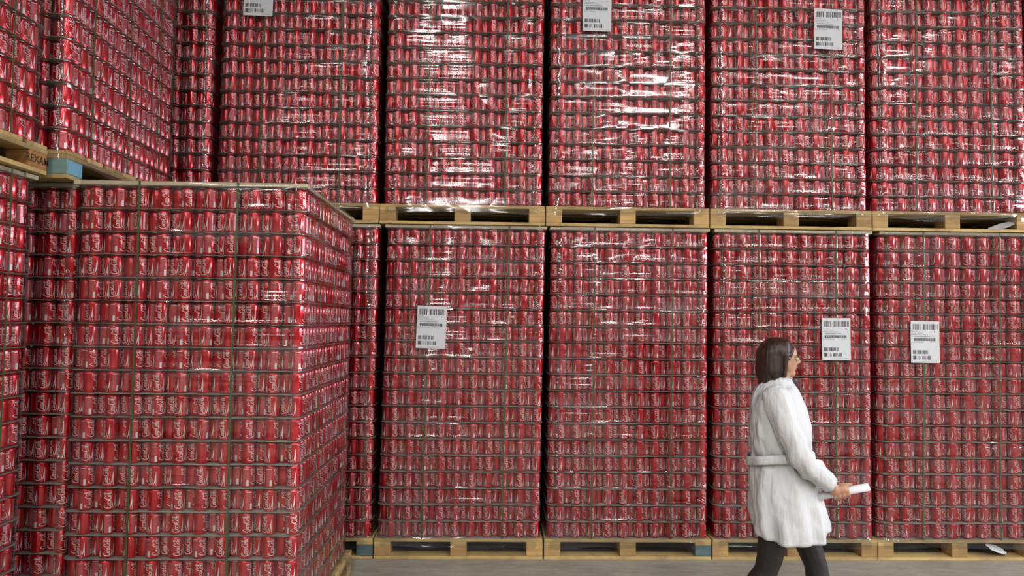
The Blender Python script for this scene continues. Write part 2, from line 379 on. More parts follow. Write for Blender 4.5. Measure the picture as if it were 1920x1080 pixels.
def pallet(parent, paint=()):
    p = empty('wooden_pallet', parent=parent)
    for y in (-PD / 2 + 0.055, PD / 2 - 0.055): link('bottom_board', BOTX, p, (0, y, 0))
    for x in (-1, 0, 1): link('bottom_board', BOTY, p, (x * (PW / 2 - 0.0575), 0, 0))
    for j, y in enumerate((-PD / 2 + 0.065, 0, PD / 2 - 0.065)):
        for i, x in enumerate((-PW / 2 + 0.0575, 0, PW / 2 - 0.0575)):
            b = link('block', BLKC[dict(paint)[(i, j)]] if (i, j) in dict(paint) else BLK, p, (x, y + random.uniform(-.002, .002), 0.022))
            if (i, j) in dict(paint):
                b['label'] = {'blueblock': 'block painted blue grey', 'greenblock': 'block painted pale green', 'woodorange': 'orange brown wood block'}[dict(paint)[(i, j)]]
    for x in (-1, 0, 1): link('stringer_board', STRG, p, (x * (PW / 2 - 0.0575), 0, 0.1))
    nb = 7; st = (PD - 0.145) / (nb - 1)
    for j in range(nb): link('deck_board', DECK, p, (random.uniform(-.003, .003), -PD / 2 + 0.0725 + j * st, 0.122))
    return p

def film_mesh(seed, top, lean, layer_off, tail=0.06):
    hx, hy = SW / 2 + 0.009, SD / 2 + 0.012
    nx, ny, nc = 26, 22, 5
    base = rrect(hx, hy, 0.06, nx, ny, nc); n = len(base)
    zs = [(-tail, 0, None)] + [(-tail * 0.5, 0, None)]
    for l in range(19):
        for q in range(5): zs.append((l * LP + q * LP / 5, math.sin(math.pi * q / 5) ** 0.7 if q else 0.0, l))
    zs += [(19 * LP + 0.002, 0, 18), (19 * LP + 0.025, 0, 18)]
    V = []
    for j, (z, sag, l) in enumerate(zs):
        lx = lean * max(z, 0) / top; ox, oy = layer_off[l] if l is not None else (0, 0)
        for i, (x, y) in enumerate(base):
            s = sag * (0.0070 + 0.004 * noise.noise(Vector((x * 4 + seed, y * 4, z * 5)))); g = 0.0
            kx, ky = (1, 1) if l is not None else (0.6008 / hx, (PD / 2 + 0.003) / hy)
            wz = 0.03 * noise.noise(Vector((x * 3.1 + seed * 7, y * 3.1, 0))) if j == 0 else 0
            if j == 1: wz *= 0.5
            e = 0.004 * noise.noise(Vector((x * 2.0, y * 2.0, z * 3 + seed)))
            f = 1 - (s - g - e * 0.3) / math.hypot(x, y)
            if y < -hy + 0.002 and l is not None: y -= max(0.0, 0.004 * (0.6 + noise.noise(Vector((x * 2.6 + seed * 5.3, 1.7, z * 0.5 + seed)))))
            V.append((x * kx * f + lx + ox, y * ky * f + oy, PH + z + wz))
    F = [(j * n + i, j * n + (i + 1) % n, (j + 1) * n + (i + 1) % n, (j + 1) * n + i) for j in range(len(zs) - 1) for i in range(n)]
    # the top folds a little way over the frame
    b = len(V); j = len(zs) - 1
    for i, (x, y) in enumerate(base):
        f = 1 - (0.05 + 0.03 * noise.noise(Vector((x * 5, y * 5, seed)))) / math.hypot(x, y); V.append((x * f + lean, y * f, PH + 19 * LP + 0.0275))
    F += [(j * n + i, j * n + (i + 1) % n, b + (i + 1) % n, b + i) for i in range(n)]
    me = pydata('stretch_film', V, F, True); me.materials.append(M['film']); return me

def strap_mesh(side, pos, top, lean, width=0.011):
    """vertical band on one face: side 'f' front at x=pos, 'r' right or 'l' left at y=pos"""
    V = []; F = []; n = 20; hx, hy = SW / 2 + 0.0055, SD / 2 + 0.0065; th = 0.0009
    zs = list(np.linspace(PH - 0.02, PH + 19 * LP + 0.023, n))
    for j, z in enumerate(zs):
        w = pos + 0.0035 * math.sin(z * 2.3 + pos * 9) + (lean * (z - PH) / top if side == 'f' else 0)
        lx = lean * (z - PH) / top
        out = 0.0022 if j else 0.0045
        for a, o in ((-1, 0), (1, 0), (1, th), (-1, th)):
            if side == 'f': V.append((w + a * width / 2, -hy - out - o, z))
            elif side == 'r': V.append((hx + out + o + lx, w + a * width / 2, z))
            else: V.append((-hx - out - o + lx, w + a * width / 2, z))
    for j in range(n - 1):
        for k in range(4): F.append((4 * j + k, 4 * j + (k + 1) % 4, 4 * j + 4 + (k + 1) % 4, 4 * j + 4 + k))
    F += [(3, 2, 1, 0), (4 * n - 4, 4 * n - 3, 4 * n - 2, 4 * n - 1)]
    me = pydata('strap', V, F, False); me.materials.append(M['strap']); return me

# shipping label: A4 sheet, bar codes and lines of print
def label_meshes():
    w, h = 0.212, 0.305; V = []; F = []; nx, ny = 4, 6
    def wob(x, z): return 0.0012 * math.sin(x * 30) + 0.0015 * math.sin(z * 21 + 1)
    for o in (0, 0.0004):
        for j in range(ny + 1):
            for i in range(nx + 1): x = -w / 2 + w * i / nx; z = -h / 2 + h * j / ny; V.append((x, -o + wob(x, z), z))
    k = (nx + 1) * (ny + 1)
    for o in (0, k):
        for j in range(ny):
            for i in range(nx): a = o + j * (nx + 1) + i; F.append((a, a + 1, a + nx + 2, a + nx + 1))
    me = pydata('shipping_label', V, F); me.materials.append(M['paper'])
    rr = random.Random(3); V = []; F = []; MI = []
    def q(x0, x1, z0, z1, mi):
        x0, x1 = x0 * w - w / 2, x1 * w - w / 2; z0, z1 = h / 2 - z0 * h, h / 2 - z1 * h; b = len(V); n = max(1, int((x1 - x0) / 0.03))
        for i in range(n + 1):
            x = x0 + (x1 - x0) * i / n
            for z in (z0, z1): V.append((x, -0.0009 + wob(x, z), z))
        for i in range(n): F.append((b + 2 * i, b + 2 * i + 1, b + 2 * i + 3, b + 2 * i + 2)); MI.append(mi)
    def bars(x0, x1, z0, z1, unit, dens, mi=0):
        x = x0
        while x < x1:
            a = unit * rr.choice((1, 1, 2, 3)); 
            q(x, min(x + a, x1), z0, z1, mi); x += a + unit * rr.choice((1, 1, 2, 3)) * dens
    bars(0.07, 0.34, 0.07, 0.21, 0.011, 0.9); bars(0.42, 0.95, 0.07, 0.21, 0.011, 0.9)
    def line(x0, x1, z, hgt, mi=1):
        x = x0
        while x < x1:
            a = rr.uniform(0.012, 0.03); q(x, min(x + a, x1), z, z + hgt, mi); x += a + rr.choice((0.008, 0.008, 0.03))
    line(0.02, 0.25, 0.245, 0.012); line(0.64, 0.74, 0.255, 0.012); q(0.82, 0.84, 0.24, 0.268, 0); line(0.86, 0.92, 0.258, 0.012)
    line(0.02, 0.44, 0.285, 0.012); line(0.02, 0.6, 0.32, 0.012)
    x = 0.10
    while x < 0.66: q(x, x + 0.02, 0.355, 0.385, 1); x += 0.031
    bars(0.10, 0.87, 0.41, 0.475, 0.009, 0.55); line(0.02, 0.42, 0.49, 0.010); line(0.55, 0.87, 0.49, 0.010); line(0.04, 0.45, 0.512, 0.010)
    bars(0.07, 0.60, 0.70, 0.79, 0.011, 0.8); bars(0.07, 0.18, 0.83, 0.92, 0.010, 0.4); bars(0.22, 0.40, 0.83, 0.92, 0.009, 2.0, 1); bars(0.40, 0.68, 0.83, 0.92, 0.011, 0.7)
    line(0.40, 0.93, 0.955, 0.009)
    pm = pydata('printed_bar_codes', V, F, False, MI); pm.materials.append(M['ink']); pm.materials.append(M['greyink'])
    return me, pm
LBL, PRT = label_meshes()

def text_mesh(txt, size, mat):
    cu = bpy.data.curves.new('lettering', 'FONT'); cu.body = txt; cu.size = size; cu.extrude = 0.0006; cu.align_x = 'CENTER'; cu.align_y = 'CENTER'; cu.offset = size * 0.012
    o = bpy.data.objects.new('lettering', cu); COL.objects.link(o); dg = bpy.context.evaluated_depsgraph_get()
    me = bpy.data.meshes.new_from_object(o.evaluated_get(dg)); bpy.data.objects.remove(o); bpy.data.curves.remove(cu)
    me.materials.clear(); me.materials.append(M[mat]); return me

def crumple_mesh(name, w, h, seed, mat='film', amp=0.02, n=10):
    V = []; F = []
    for j in range(n + 1):
        for i in range(n + 1):
            u, v = i / n - 0.5, j / n - 0.5
            q = Vector((u * 4 + seed, v * 4, seed * 2.0)); a = noise.noise(q) * amp * 1.6 + noise.noise(q * 3) * amp * 0.7
            V.append((u * w * (1 - 0.5 * abs(v)) + 0.4 * a, a, v * h * (1 - 0.4 * abs(u))))
    for j in range(n):
        for i in range(n): a = j * (n + 1) + i; F.append((a, a + 1, a + n + 2, a + n + 1))
    me = pydata(name, V, F, True); me.materials.append(M[mat]); return me

TOPH = 19 * LP
LOADH = PH + TOPH + 0.0285
def make_load(label, loc, rotz, lean=0.0, layers=(0, 19), A=(0, 10), B=(0, 10), Rk=(0, 0), Rl=(0, 19), paint=(), labels=(), straps=(-0.26, 0.31), rstraps=(), seed=1, shift=0.0, low_only=False, mid=False, stamp=False):
    rd = random.Random(seed)
    L = empty('pallet_load', loc, rotz); tag(L, label, 'pallet load', 'wrapped pallet loads of drink cans')
    P = pallet(L, paint)
    offs = [(shift + rd.uniform(-0.0025, 0.0025), rd.uniform(-0.002, 0.002)) for _ in range(19)]
    xa = [SW / 2 - R - (NA - 1 - i) * PX for i in range(NA)]; yf = -SD / 2 + R
    indiv = []; stuff = []
    for l in range(19):
        z = PH + SHT + l * LP; ox, oy = offs[l]; ox += lean * l / 19.0
        inl = layers[0] <= l < layers[1] and not low_only and not mid
        for i in range(NA):
            for row, (lo, hi), x, y, pr in (('A', A, xa[i], yf, 0), ('B', B, xa[i] - PX / 2, yf + D / 2, 1)):
                r = rd.uniform(0, 6.283)
                if inl and lo <= i < hi: indiv.append((pr + abs(i - (lo + hi) / 2) * 0.01 * pr + rd.random() * 0.01, x + ox, y + oy, z, r))
                else: stuff.append((CAN_MID if mid else CAN_LOW, x + ox, y + oy, z, r))
        for k in range(1, NK):           # side columns
            r = rd.uniform(0, 6.283)
            x, y = xa[-1] + ox, yf + k * D + oy
            if Rk[0] <= k < Rk[1] and Rl[0] <= l < Rl[1] and not low_only: indiv.append((1.6 + 0.01 * k, x, y, z, r))
            elif Rk[1] or k < 7: stuff.append((CAN_LOW, x, y, z, r))
            if k < 7: stuff.append((CAN_LOW, xa[0] - PX / 2 + ox, yf + k * D + D / 2 + oy, z, rd.uniform(0, 6.283)))
        if l: link('layer_sheet', SHEETS[l % 3], L, (ox, oy, z - SHT), (0, 0, rd.uniform(-.002, .002)))
    link('layer_sheet', SHEETS[0], L, (offs[0][0], offs[0][1], PH))
    link('layer_sheet', SHEETS[1], L, (lean + offs[18][0], 0, PH + TOPH))
    indiv.sort(key=lambda q: q[0])
    for q in indiv[:300]: link('drink_can', CAN, L, q[1:4], (0, 0, q[4]))
    stuff += [(CAN_MID, *q[1:]) for q in indiv[300:]]
    if stuff:
        s = link('packed_drink_cans', merged('packed_drink_cans', stuff), L); s['kind'] = 'stuff'
    zt = PH + TOPH + SHT
    lx = lean + shift
    for y in (-SD / 2 + 0.04, SD / 2 - 0.04): link('frame_board', FRX, L, (lx, y, zt))
    for x in (-SW / 2 + 0.045, SW / 2 - 0.045): link('frame_board', FRY, L, (lx + x, 0, zt))
    for s in straps: link('strap', strap_mesh('f', s + shift, TOPH, lean), L)
    for s in rstraps: link('strap', strap_mesh('r', s, TOPH, lean), L)
    if not low_only: link('stretch_film', film_mesh(seed, TOPH, lean, offs), L)
    for (x, z, rt_) in labels:
        lb = link('shipping_label', LBL, L, (x, -SD / 2 - 0.0225, z), (0, rt_, 0)); pb = link('printed_bar_codes', PRT, lb); pb['kind'] = 'stuff'; lb['label'] = 'white paper label with printed bar codes'
    if stamp:
        link('stamped_lettering', text_mesh('REXAM', 0.052, 'stamp'), P, (PW / 2 + 0.0005, PD / 2 - 0.072, 0.061), (math.pi / 2, 0, math.pi / 2))
    return L

# ------------------------------------------------------------------ back row: x of the left pallet edges, front plane 5.035
YB = 5.0354 + PD / 2
H2 = LOADH
PXL = 1.2093
bx = [-0.8361 - 2 * PXL, -0.8361 - PXL, -0.8361, 0.3749, 1.5848, 2.7885]
ax = [-0.8409 - 2 * PXL, -0.8409 - PXL, -0.8409, 0.368, 1.575, 2.782]
def lab(x, z): return (x, z, random.uniform(-0.03, 0.03))
make_load('lower pallet load of red cans fully behind the free-standing load, beneath a taller stack', (bx[0] + .6, YB, 0), 0, low_only=True, seed=11)
make_load('lower pallet load of red cans with blue-grey corner block, mostly hidden behind the free-standing load', (bx[1] + .6, YB, 0), 0.004, 0.02, A=(7, 10), B=(7, 10), paint={(2, 0): 'blueblock'}, seed=12)
make_load('lower pallet load of red cans with white label, next to the free-standing load', (bx[2] + .6, YB, 0), 0.0, 0.025, labels=[(-0.215, 1.645, 0.03)], seed=13)
make_load('lower pallet load of red cans with no label on it, one blue-grey corner block', (bx[3] + .6, YB, 0), 0.0, 0.012, paint={(2, 0): 'blueblock'}, seed=14)
make_load('lower pallet load of red cans with white label, right behind the walking woman', (bx[4] + .6, YB, 0), 0.0, 0.012, labels=[(0.31, 1.59, -0.005)], seed=15)
LB4 = make_load('lower pallet load of red cans with white label and loose paper flap in its pallet', (bx[5] + .6, YB, 0), 0.0, 0.035, labels=[(-0.235, 1.575, 0.005)], seed=16, layers=(0, 19))
VL = (0, 15)
make_load('lower pallet load of red cans standing past the labelled load with the paper flap', (2.7885 + PXL + .6, YB, 0), 0, 0.012, mid=True, seed=17)
make_load('upper pallet load of red cans past the unlabelled one with the loose paper flap', (2.782 + PXL + .6, YB, H2), 0, 0.008, mid=True, seed=27)
make_load('upper pallet load of red cans in the corner, half hidden by the side stack', (ax[0] + .6, YB, H2), 0, 0, layers=VL, A=(6, 10), B=(6, 10), seed=21)
make_load('upper pallet load of red cans above and behind the free-standing load, with label', (ax[1] + .6, YB, H2), 0.004, 0.0, layers=VL, labels=[(-0.30, 1.66, 0.02)], seed=22)
make_load('upper pallet load of red cans with long white film glare beside its strap, unlabelled', (ax[2] + .6, YB, H2), 0.0, 0.008, layers=VL, seed=23)
make_load('upper pallet load of red cans with white label, above the unlabelled lower load', (ax[3] + .6, YB, H2), 0.0, 0.01, layers=VL, labels=[(-0.235, 1.60, 0.01)], seed=24)
make_load('upper pallet load of red cans with white label hung low, above the walking woman', (ax[4] + .6, YB, H2), 0.0, 0.008, layers=VL, labels=[(0.285, 1.50, 0.02)], seed=25)
LA4 = make_load('upper pallet load of red cans with no label, loose paper flap in its pallet', (ax[5] + .6, YB, H2), 0.0, 0.015, layers=VL, seed=26)

FLAP = crumple_mesh('loose_paper_flap', 0.20, 0.07, 8, 'paper', 0.006)
link('loose_paper_flap', FLAP, LB4, (0.29, -PD / 2 + 0.03, 0.075), (-0.9, 0.35, 0.2))
link('loose_paper_flap', FLAP, LA4, (0.40, -PD / 2 + 0.05, 0.050), (-0.9, -0.30, -0.2))

# ------------------------------------------------------------------ free-standing load in front
c, s = math.cos(0.003), math.sin(0.003)
fx, fy = -0.940, 3.545
F_ = make_load('free-standing pallet load of red cans with bare wooden frame on top, nothing stacked on it', (fx - 0.6 * c - PD / 2 * s, fy - 0.6 * s + PD / 2 * c, 0), 0.003, 0.0, layers=(0, 19), Rk=(1, 18), straps=(-0.255, 0.235), rstraps=(-0.33, 0.02, 0.36), seed=31, shift=-0.01)
link('loose_film_tail', crumple_mesh('loose_film_tail', 0.07, 0.16, 3), F_, (SW / 2 + 0.02, SD / 2 - 0.02, PH + 16.7 * LP), (0.1, 0, 1.2))
link('loose_film_tail', crumple_mesh('loose_film_tail', 0.16, 0.10, 5), F_, (SW / 2 + 0.03, SD / 2 - 0.16, 0.10), (0.1, 0, 1.5))

# ------------------------------------------------------------------ side stack on the left
u2r, u2y = -2.160, 3.533
make_load('lower pallet load of red cans in deep shade between side stack and free-standing load', (u2r - 0.6, u2y + 0.09 + PD / 2, 0), 0.0, 0.0, A=(6, 10), B=(6, 10), seed=41, shift=0.018)
c, s = math.cos(0.02), math.sin(0.02)
U2 = make_load('upper pallet load of red cans over pale green block, overlooking the free-standing load', (u2r - 0.6 * c - PD / 2 * s, u2y - 0.6 * s + PD / 2 * c, H2), 0.02, 0.0, layers=(0, 9), A=(6, 10), B=(6, 10), Rk=(1, 18), Rl=(0, 13), paint={(2, 0): 'greenblock'}, straps=(-0.25,), rstraps=(-0.40, -0.02, 0.36), seed=42)
for ch in U2.children:
    if ch.name.startswith('wooden_pallet'):
        link('blue_paint_patch', box_mesh('blue_paint_patch', 0.0008, 0.122, 0.068), ch, (PW / 2 + 0.0006, -PD / 2 + 0.066, 0.024), mats=['bluepaint'])
u1r, u1y = -2.225, 3.475
make_load('lower pallet load of red cans beneath the pallet with the stamped orange block', (u1r - 0.6, u1y - PD / 2, 0), 0.0, 0.0, A=(9, 10), B=(9, 10), layers=(0, 0), Rk=(8, 18), rstraps=(-0.3, 0.1, 0.40), seed=43, shift=-0.02)
make_load('upper pallet load of red cans on pallet with stamped orange block', (u1r - 0.6, u1y - PD / 2, H2), 0.0, 0.0, A=(9, 10), layers=(0, 0), Rk=(8, 18), Rl=(0, 10), paint={(2, 2): 'woodorange'}, rstraps=(-0.3, 0.1, 0.38), seed=44, stamp=True)

# ------------------------------------------------------------------ walking woman
def tapered(bm, p1, r1, p2, r2, seg=14):
    """capsule whose radius runs from r1 at p1 to r2 at p2"""
    p1, p2 = Vector(p1), Vector(p2); d = p2 - p1; l = d.length or 1e-6; d = d / l
    u = d.orthogonal().normalized(); w = d.cross(u); rows = []
    for i in range(1, 5): t = math.radians(-90 + 22.5 * i); rows.append((p1 + d * (r1 * math.sin(t)), r1 * math.cos(t)))
    for i in range(0, 4): t = math.radians(22.5 * i); rows.append((p2 + d * (r2 * math.sin(t)), r2 * math.cos(t)))
    rings = [[bm.verts.new(c + (u * math.cos(2 * math.pi * k / seg) + w * math.sin(2 * math.pi * k / seg)) * r) for k in range(seg)] for c, r in rows]
    a, b = bm.verts.new(p1 - d * r1), bm.verts.new(p2 + d * r2)
    for q0, q1 in zip(rings, rings[1:]):
        for k in range(seg): bm.faces.new((q0[k], q0[(k + 1) % seg], q1[(k + 1) % seg], q1[k]))
    for k in range(seg): bm.faces.new((a, rings[0][(k + 1) % seg], rings[0][k])); bm.faces.new((b, rings[-1][k], rings[-1][(k + 1) % seg]))
def ellipsoid(bm, c, r, rot=0.0):
    g = bmesh.ops.create_icosphere(bm, subdivisions=3, radius=1, matrix=Matrix.Translation(c) @ Matrix.Rotation(rot, 4, 'Y') @ Matrix.Diagonal((*r, 1)))
def remeshed(name, build, voxel, smooth=4):
    bm = bmesh.new(); build(bm); me = bpy.data.meshes.new(name + '_raw'); bm.to_mesh(me); bm.free()
    o = bpy.data.objects.new(name, me); COL.objects.link(o)
    md = o.modifiers.new('r', 'REMESH'); md.mode = 'VOXEL'; md.voxel_size = voxel
    if smooth: sm = o.modifiers.new('s', 'SMOOTH'); sm.factor = 0.5; sm.iterations = smooth
    dg = bpy.context.evaluated_depsgraph_get(); res = bpy.data.meshes.new_from_object(o.evaluated_get(dg)); res.name = name
    bpy.data.objects.remove(o); res.polygons.foreach_set('use_smooth', np.ones(len(res.polygons), bool)); return res
PWX, PWY, PROT = 1.535, 3.66, -0.36
HIPR, KNR, ANR = (-0.03, -0.085, 0.80), (-0.085, -0.085, 0.45), (-0.215, -0.08, 0.125)
HIPL, KNL, ANL = (0.02, 0.085, 0.80), (0.145, 0.085, 0.455), (0.265, 0.08, 0.10)
SHR, ELR, WRR = (-0.035, -0.185, 1.305), (0.075, -0.235, 1.030), (0.205, -0.145, 0.905)
SHL, ELL, WRL = (-0.035, 0.185, 1.305), (-0.10, 0.235, 1.040), (-0.02, 0.22, 0.82)
def legs(bm, g):
    for H, K, A in ((HIPR, KNR, ANR), (HIPL, KNL, ANL)):
        H, K, A = Vector(H), Vector(K), Vector(A)
        tapered(bm, H, 0.088 + g, K + (H - K) * 0.12, 0.060 + g); tapered(bm, K + (H - K) * 0.12, 0.060 + g, K - (K - A) * 0.12, 0.052 + g)
        c = K + (A - K) * 0.3 + Vector((-0.016, 0, 0)); tapered(bm, K - (K - A) * 0.05, 0.053 + g, c, 0.057 + g); tapered(bm, c, 0.057 + g, A + (K - A) * 0.25, 0.038 + g)
        tapered(bm, A + (K - A) * 0.25, 0.038 + g, A, 0.034 + g)
ROLL_C = Vector((0.252, -0.115, 0.862)); ROLL_D = Vector((0.93, 0.08, 0.26)).normalized(); ROLL_R = 0.019
def hand(bm, W, roll=True):
    W = Vector(W)
    if roll:
        palm = ROLL_C + Vector((-0.012, -0.020, 0.016)) ; side = Vector((0, -1, 0))
        upn = ROLL_D.cross(Vector((0, 1, 0))).normalized()           # roughly -z / z
        if upn.z < 0: upn = -upn
        tapered(bm, W, 0.024, palm - ROLL_D * 0.012, 0.026); tapered(bm, palm - ROLL_D * 0.024, 0.022, palm + ROLL_D * 0.026, 0.020)
        for k, (o, rr_, ln) in enumerate(((0.036, 0.0088, 1.0), (0.014, 0.0092, 1.05), (-0.008, 0.0088, 1.0), (-0.028, 0.0078, 0.85))):   # four fingers close round the roll
            c = ROLL_C + ROLL_D * o; q = ROLL_R + rr_ * 0.8; prev = None
            for a in (70, 20, -30, -85, -135 if ln > 0.9 else -120):
                a = math.radians(a); p = c + side * (q * math.cos(a)) + upn * (q * math.sin(a))
                if prev is not None: tapered(bm, prev, rr_, p, rr_ * 0.94)
                prev = p
        t0 = palm - ROLL_D * 0.010 + upn * 0.010; t1 = ROLL_C + ROLL_D * 0.022 + upn * (ROLL_R + 0.014) ; t2 = ROLL_C + ROLL_D * 0.058 + upn * (ROLL_R + 0.009) - side * 0.006
        tapered(bm, t0, 0.014, t1, 0.0105); tapered(bm, t1, 0.0105, t2, 0.0088)
    else:
        p = W + Vector((0.02, 0, -0.075)); tapered(bm, W, 0.024, p, 0.030)
        for k, (o, l) in enumerate(((0.030, 0.065), (0.010, 0.075), (-0.010, 0.070), (-0.028, 0.055))):
            a = p + Vector((o, 0, -0.02)); b = a + Vector((0.004, -0.008, -l * 0.55)); tapered(bm, a, 0.0092, b, 0.0085); tapered(bm, b, 0.0085, b + Vector((0.002, -0.022, -l * 0.45)), 0.0075)
        tapered(bm, W + Vector((0.03, -0.01, -0.03)), 0.012, W + Vector((0.052, -0.02, -0.075)), 0.009)
def body(bm):
    legs(bm, 0.0)
    tapered(bm, (-0.01, 0, 0.84), 0.125, (-0.02, 0, 0.98), 0.12); tapered(bm, (-0.02, 0, 0.98), 0.12, (-0.025, 0, 1.20), 0.125)
    for sg in (-1, 1): tapered(bm, (-0.03, sg * 0.06, 1.20), 0.105, (-0.035, sg * 0.13, 1.29), 0.055); tapered(bm, (-0.02, sg * 0.07, 0.86), 0.11, (-0.02, sg * 0.05, 1.0), 0.10)
    tapered(bm, (-0.035, 0, 1.30), 0.062, (-0.012, 0, 1.45), 0.050)
    for S, E_, W_ in ((SHR, ELR, WRR), (SHL, ELL, WRL)):
        tapered(bm, S, 0.050, E_, 0.038); tapered(bm, E_, 0.038, W_, 0.026)
    hand(bm, WRR); hand(bm, WRL, False)
    # head: skull, face, jaw, nose, lips, brow, ears
    ellipsoid(bm, (-0.022, 0, 1.535), (0.088, 0.072, 0.084)); ellipsoid(bm, (0.012, 0, 1.495), (0.052, 0.056, 0.070))
    tapered(bm, (0.0, 0, 1.47), 0.050, (0.032, 0, 1.440), 0.026)
    for sg in (-1, 1):
        tapered(bm, (-0.015, sg * 0.042, 1.475), 0.018, (0.026, sg * 0.016, 1.438), 0.016); ellipsoid(bm, (0.042, sg * 0.030, 1.497), (0.018, 0.018, 0.020))
        tapered(bm, (0.052, sg * 0.012, 1.540), 0.011, (0.042, sg * 0.036, 1.538), 0.011)
    tapered(bm, (0.056, 0, 1.530), 0.009, (0.074, 0, 1.499), 0.0105); ellipsoid(bm, (0.064, 0, 1.494), (0.012, 0.016, 0.008))
    ellipsoid(bm, (0.055, 0, 1.474), (0.010, 0.020, 0.0055)); ellipsoid(bm, (0.053, 0, 1.464), (0.010, 0.018, 0.006)); ellipsoid(bm, (0.040, 0, 1.440), (0.016, 0.018, 0.014))
    # feet
    for A, tilt in ((ANR, -0.75), (ANL, 0.32)):
        A = Vector(A); d = Vector((math.cos(tilt), 0, math.sin(tilt)))
        tapered(bm, A, 0.032, A - Vector((0.02, 0, 0.055)) , 0.026); tapered(bm, A - Vector((0.0, 0, 0.04)), 0.032, A + d * 0.13 - Vector((0, 0, 0.055)), 0.022)
P = link('person', remeshed('person_body', body, 0.0045, 3), None, (PWX, PWY, 0), (0, 0, PROT), mats=['skin'])
tag(P, 'woman with brown bob and glasses striding past in white lab coat and dark tights', 'person')
link('tights', remeshed('tights', lambda bm: (legs(bm, 0.004), tapered(bm, HIPR, 0.10, HIPL, 0.10)), 0.006, 3), P, mats=['tights'])
def shoe(bm, A, tilt):
    A = Vector(A); d = Vector((math.cos(tilt), 0, math.sin(tilt)))
    tapered(bm, A - Vector((0.024, 0, 0.055)), 0.031, A + d * 0.05 - Vector((0, 0, 0.05)), 0.031); tapered(bm, A + d * 0.05 - Vector((0, 0, 0.052)), 0.030, A + d * 0.145 - Vector((0, 0, 0.057)), 0.024)
    hb = A - Vector((0.035, 0, 0.07)); tapered(bm, hb, 0.018, hb + Vector((0.0, 0, -0.012)), 0.012)
link('shoe', remeshed('shoe', lambda bm: shoe(bm, ANR, -0.75), 0.005, 2), P, mats=['blackleather'])
link('shoe', remeshed('shoe', lambda bm: shoe(bm, ANL, 0.32), 0.005, 2), P, mats=['blackleather'])
# hair: bob down to the shoulders, open at the face
def hair(bm):
    ellipsoid(bm, (-0.036, 0, 1.543), (0.097, 0.086, 0.084)); ellipsoid(bm, (-0.055, 0, 1.49), (0.085, 0.088, 0.085))
    ellipsoid(bm, (-0.062, 0, 1.43), (0.080, 0.086, 0.062))
    for sg in (-1, 1):
        for k in range(8):
            u = k / 7; t = math.radians(175 - 105 * u); x0 = -0.050 + 0.068 * math.cos(t); yy = sg * 0.074 * max(0.12, math.sin(t))
            tapered(bm, (x0, yy * 0.9, 1.55), 0.020, (x0 * 1.02 - 0.004, yy * 1.05, 1.45), 0.022); tapered(bm, (x0 * 1.02 - 0.004, yy * 1.05, 1.45), 0.022, (x0 * 0.96 - 0.006, yy * 0.98, 1.378 + 0.010 * (k % 3) + 0.016 * u), 0.010)
        tapered(bm, (0.012, sg * 0.040, 1.598), 0.014, (0.010, sg * 0.074, 1.535), 0.013); tapered(bm, (0.010, sg * 0.074, 1.535), 0.013, (0.000, sg * 0.080, 1.43), 0.012)
        tapered(bm, (0.012, sg * 0.015, 1.606), 0.014, (0.046, sg * 0.038, 1.572), 0.008); tapered(bm, (0.046, sg * 0.038, 1.572), 0.008, (0.030, sg * 0.066, 1.535), 0.007)
link('hair', remeshed('hair', hair, 0.005, 2), P, mats=['hair'])
# glasses and eyes
def tube(pts, r, seg=8, closed=False):
    V = []; F = []; pts = [Vector(p) for p in pts]; n = len(pts)
    for i, p in enumerate(pts):
        a = pts[(i - 1) % n] if closed or i else pts[0]; b = pts[(i + 1) % n] if closed or i < n - 1 else pts[-1]
        d = (b - a).normalized(); u = d.cross(Vector((0.01, 0.02, 1))).normalized() if abs(d.z) < 0.95 else d.cross(Vector((1, 0, 0))).normalized(); w = d.cross(u)
        for k in range(seg): t = 2 * math.pi * k / seg; V.append(p + (u * math.cos(t) + w * math.sin(t)) * r)
    for i in range(n if closed else n - 1):
        for k in range(seg): F.append((i * seg + k, i * seg + (k + 1) % seg, ((i + 1) % n) * seg + (k + 1) % seg, ((i + 1) % n) * seg + k))
    return V, F
GV = []; GF = []
for pts, cl in ([([(0.068 - abs(sg * 0.030 + 0.021 * math.cos(t)) * 0.18, sg * 0.030 + 0.021 * math.cos(t), 1.517 + 0.015 * math.sin(t)) for t in np.linspace(0, 2 * math.pi, 17)[:-1]], True) for sg in (-1, 1)]
                + [([(0.060, sg * 0.051, 1.520), (0.03, sg * 0.068, 1.521), (0.0, sg * 0.070, 1.518)], False) for sg in (-1, 1)] + [([(0.067, -0.009, 1.520), (0.069, 0, 1.523), (0.067, 0.009, 1.520)], False)]):
    v, f = tube(pts, 0.0019, 6, cl); b = len(GV); GV += v; GF += [tuple(i + b for i in q) for q in f]
link('glasses', pydata('glasses', GV, GF), P, mats=['gold'])
for sg in (-1, 1):
    bm = bmesh.new(); bmesh.ops.create_uvsphere(bm, u_segments=12, v_segments=8, radius=0.0105, matrix=Matrix.Translation((0.0495, sg * 0.029, 1.518))); me = bpy.data.meshes.new('eye'); bm.to_mesh(me); bm.free()
    link('eye', me, P, mats=['lens'])
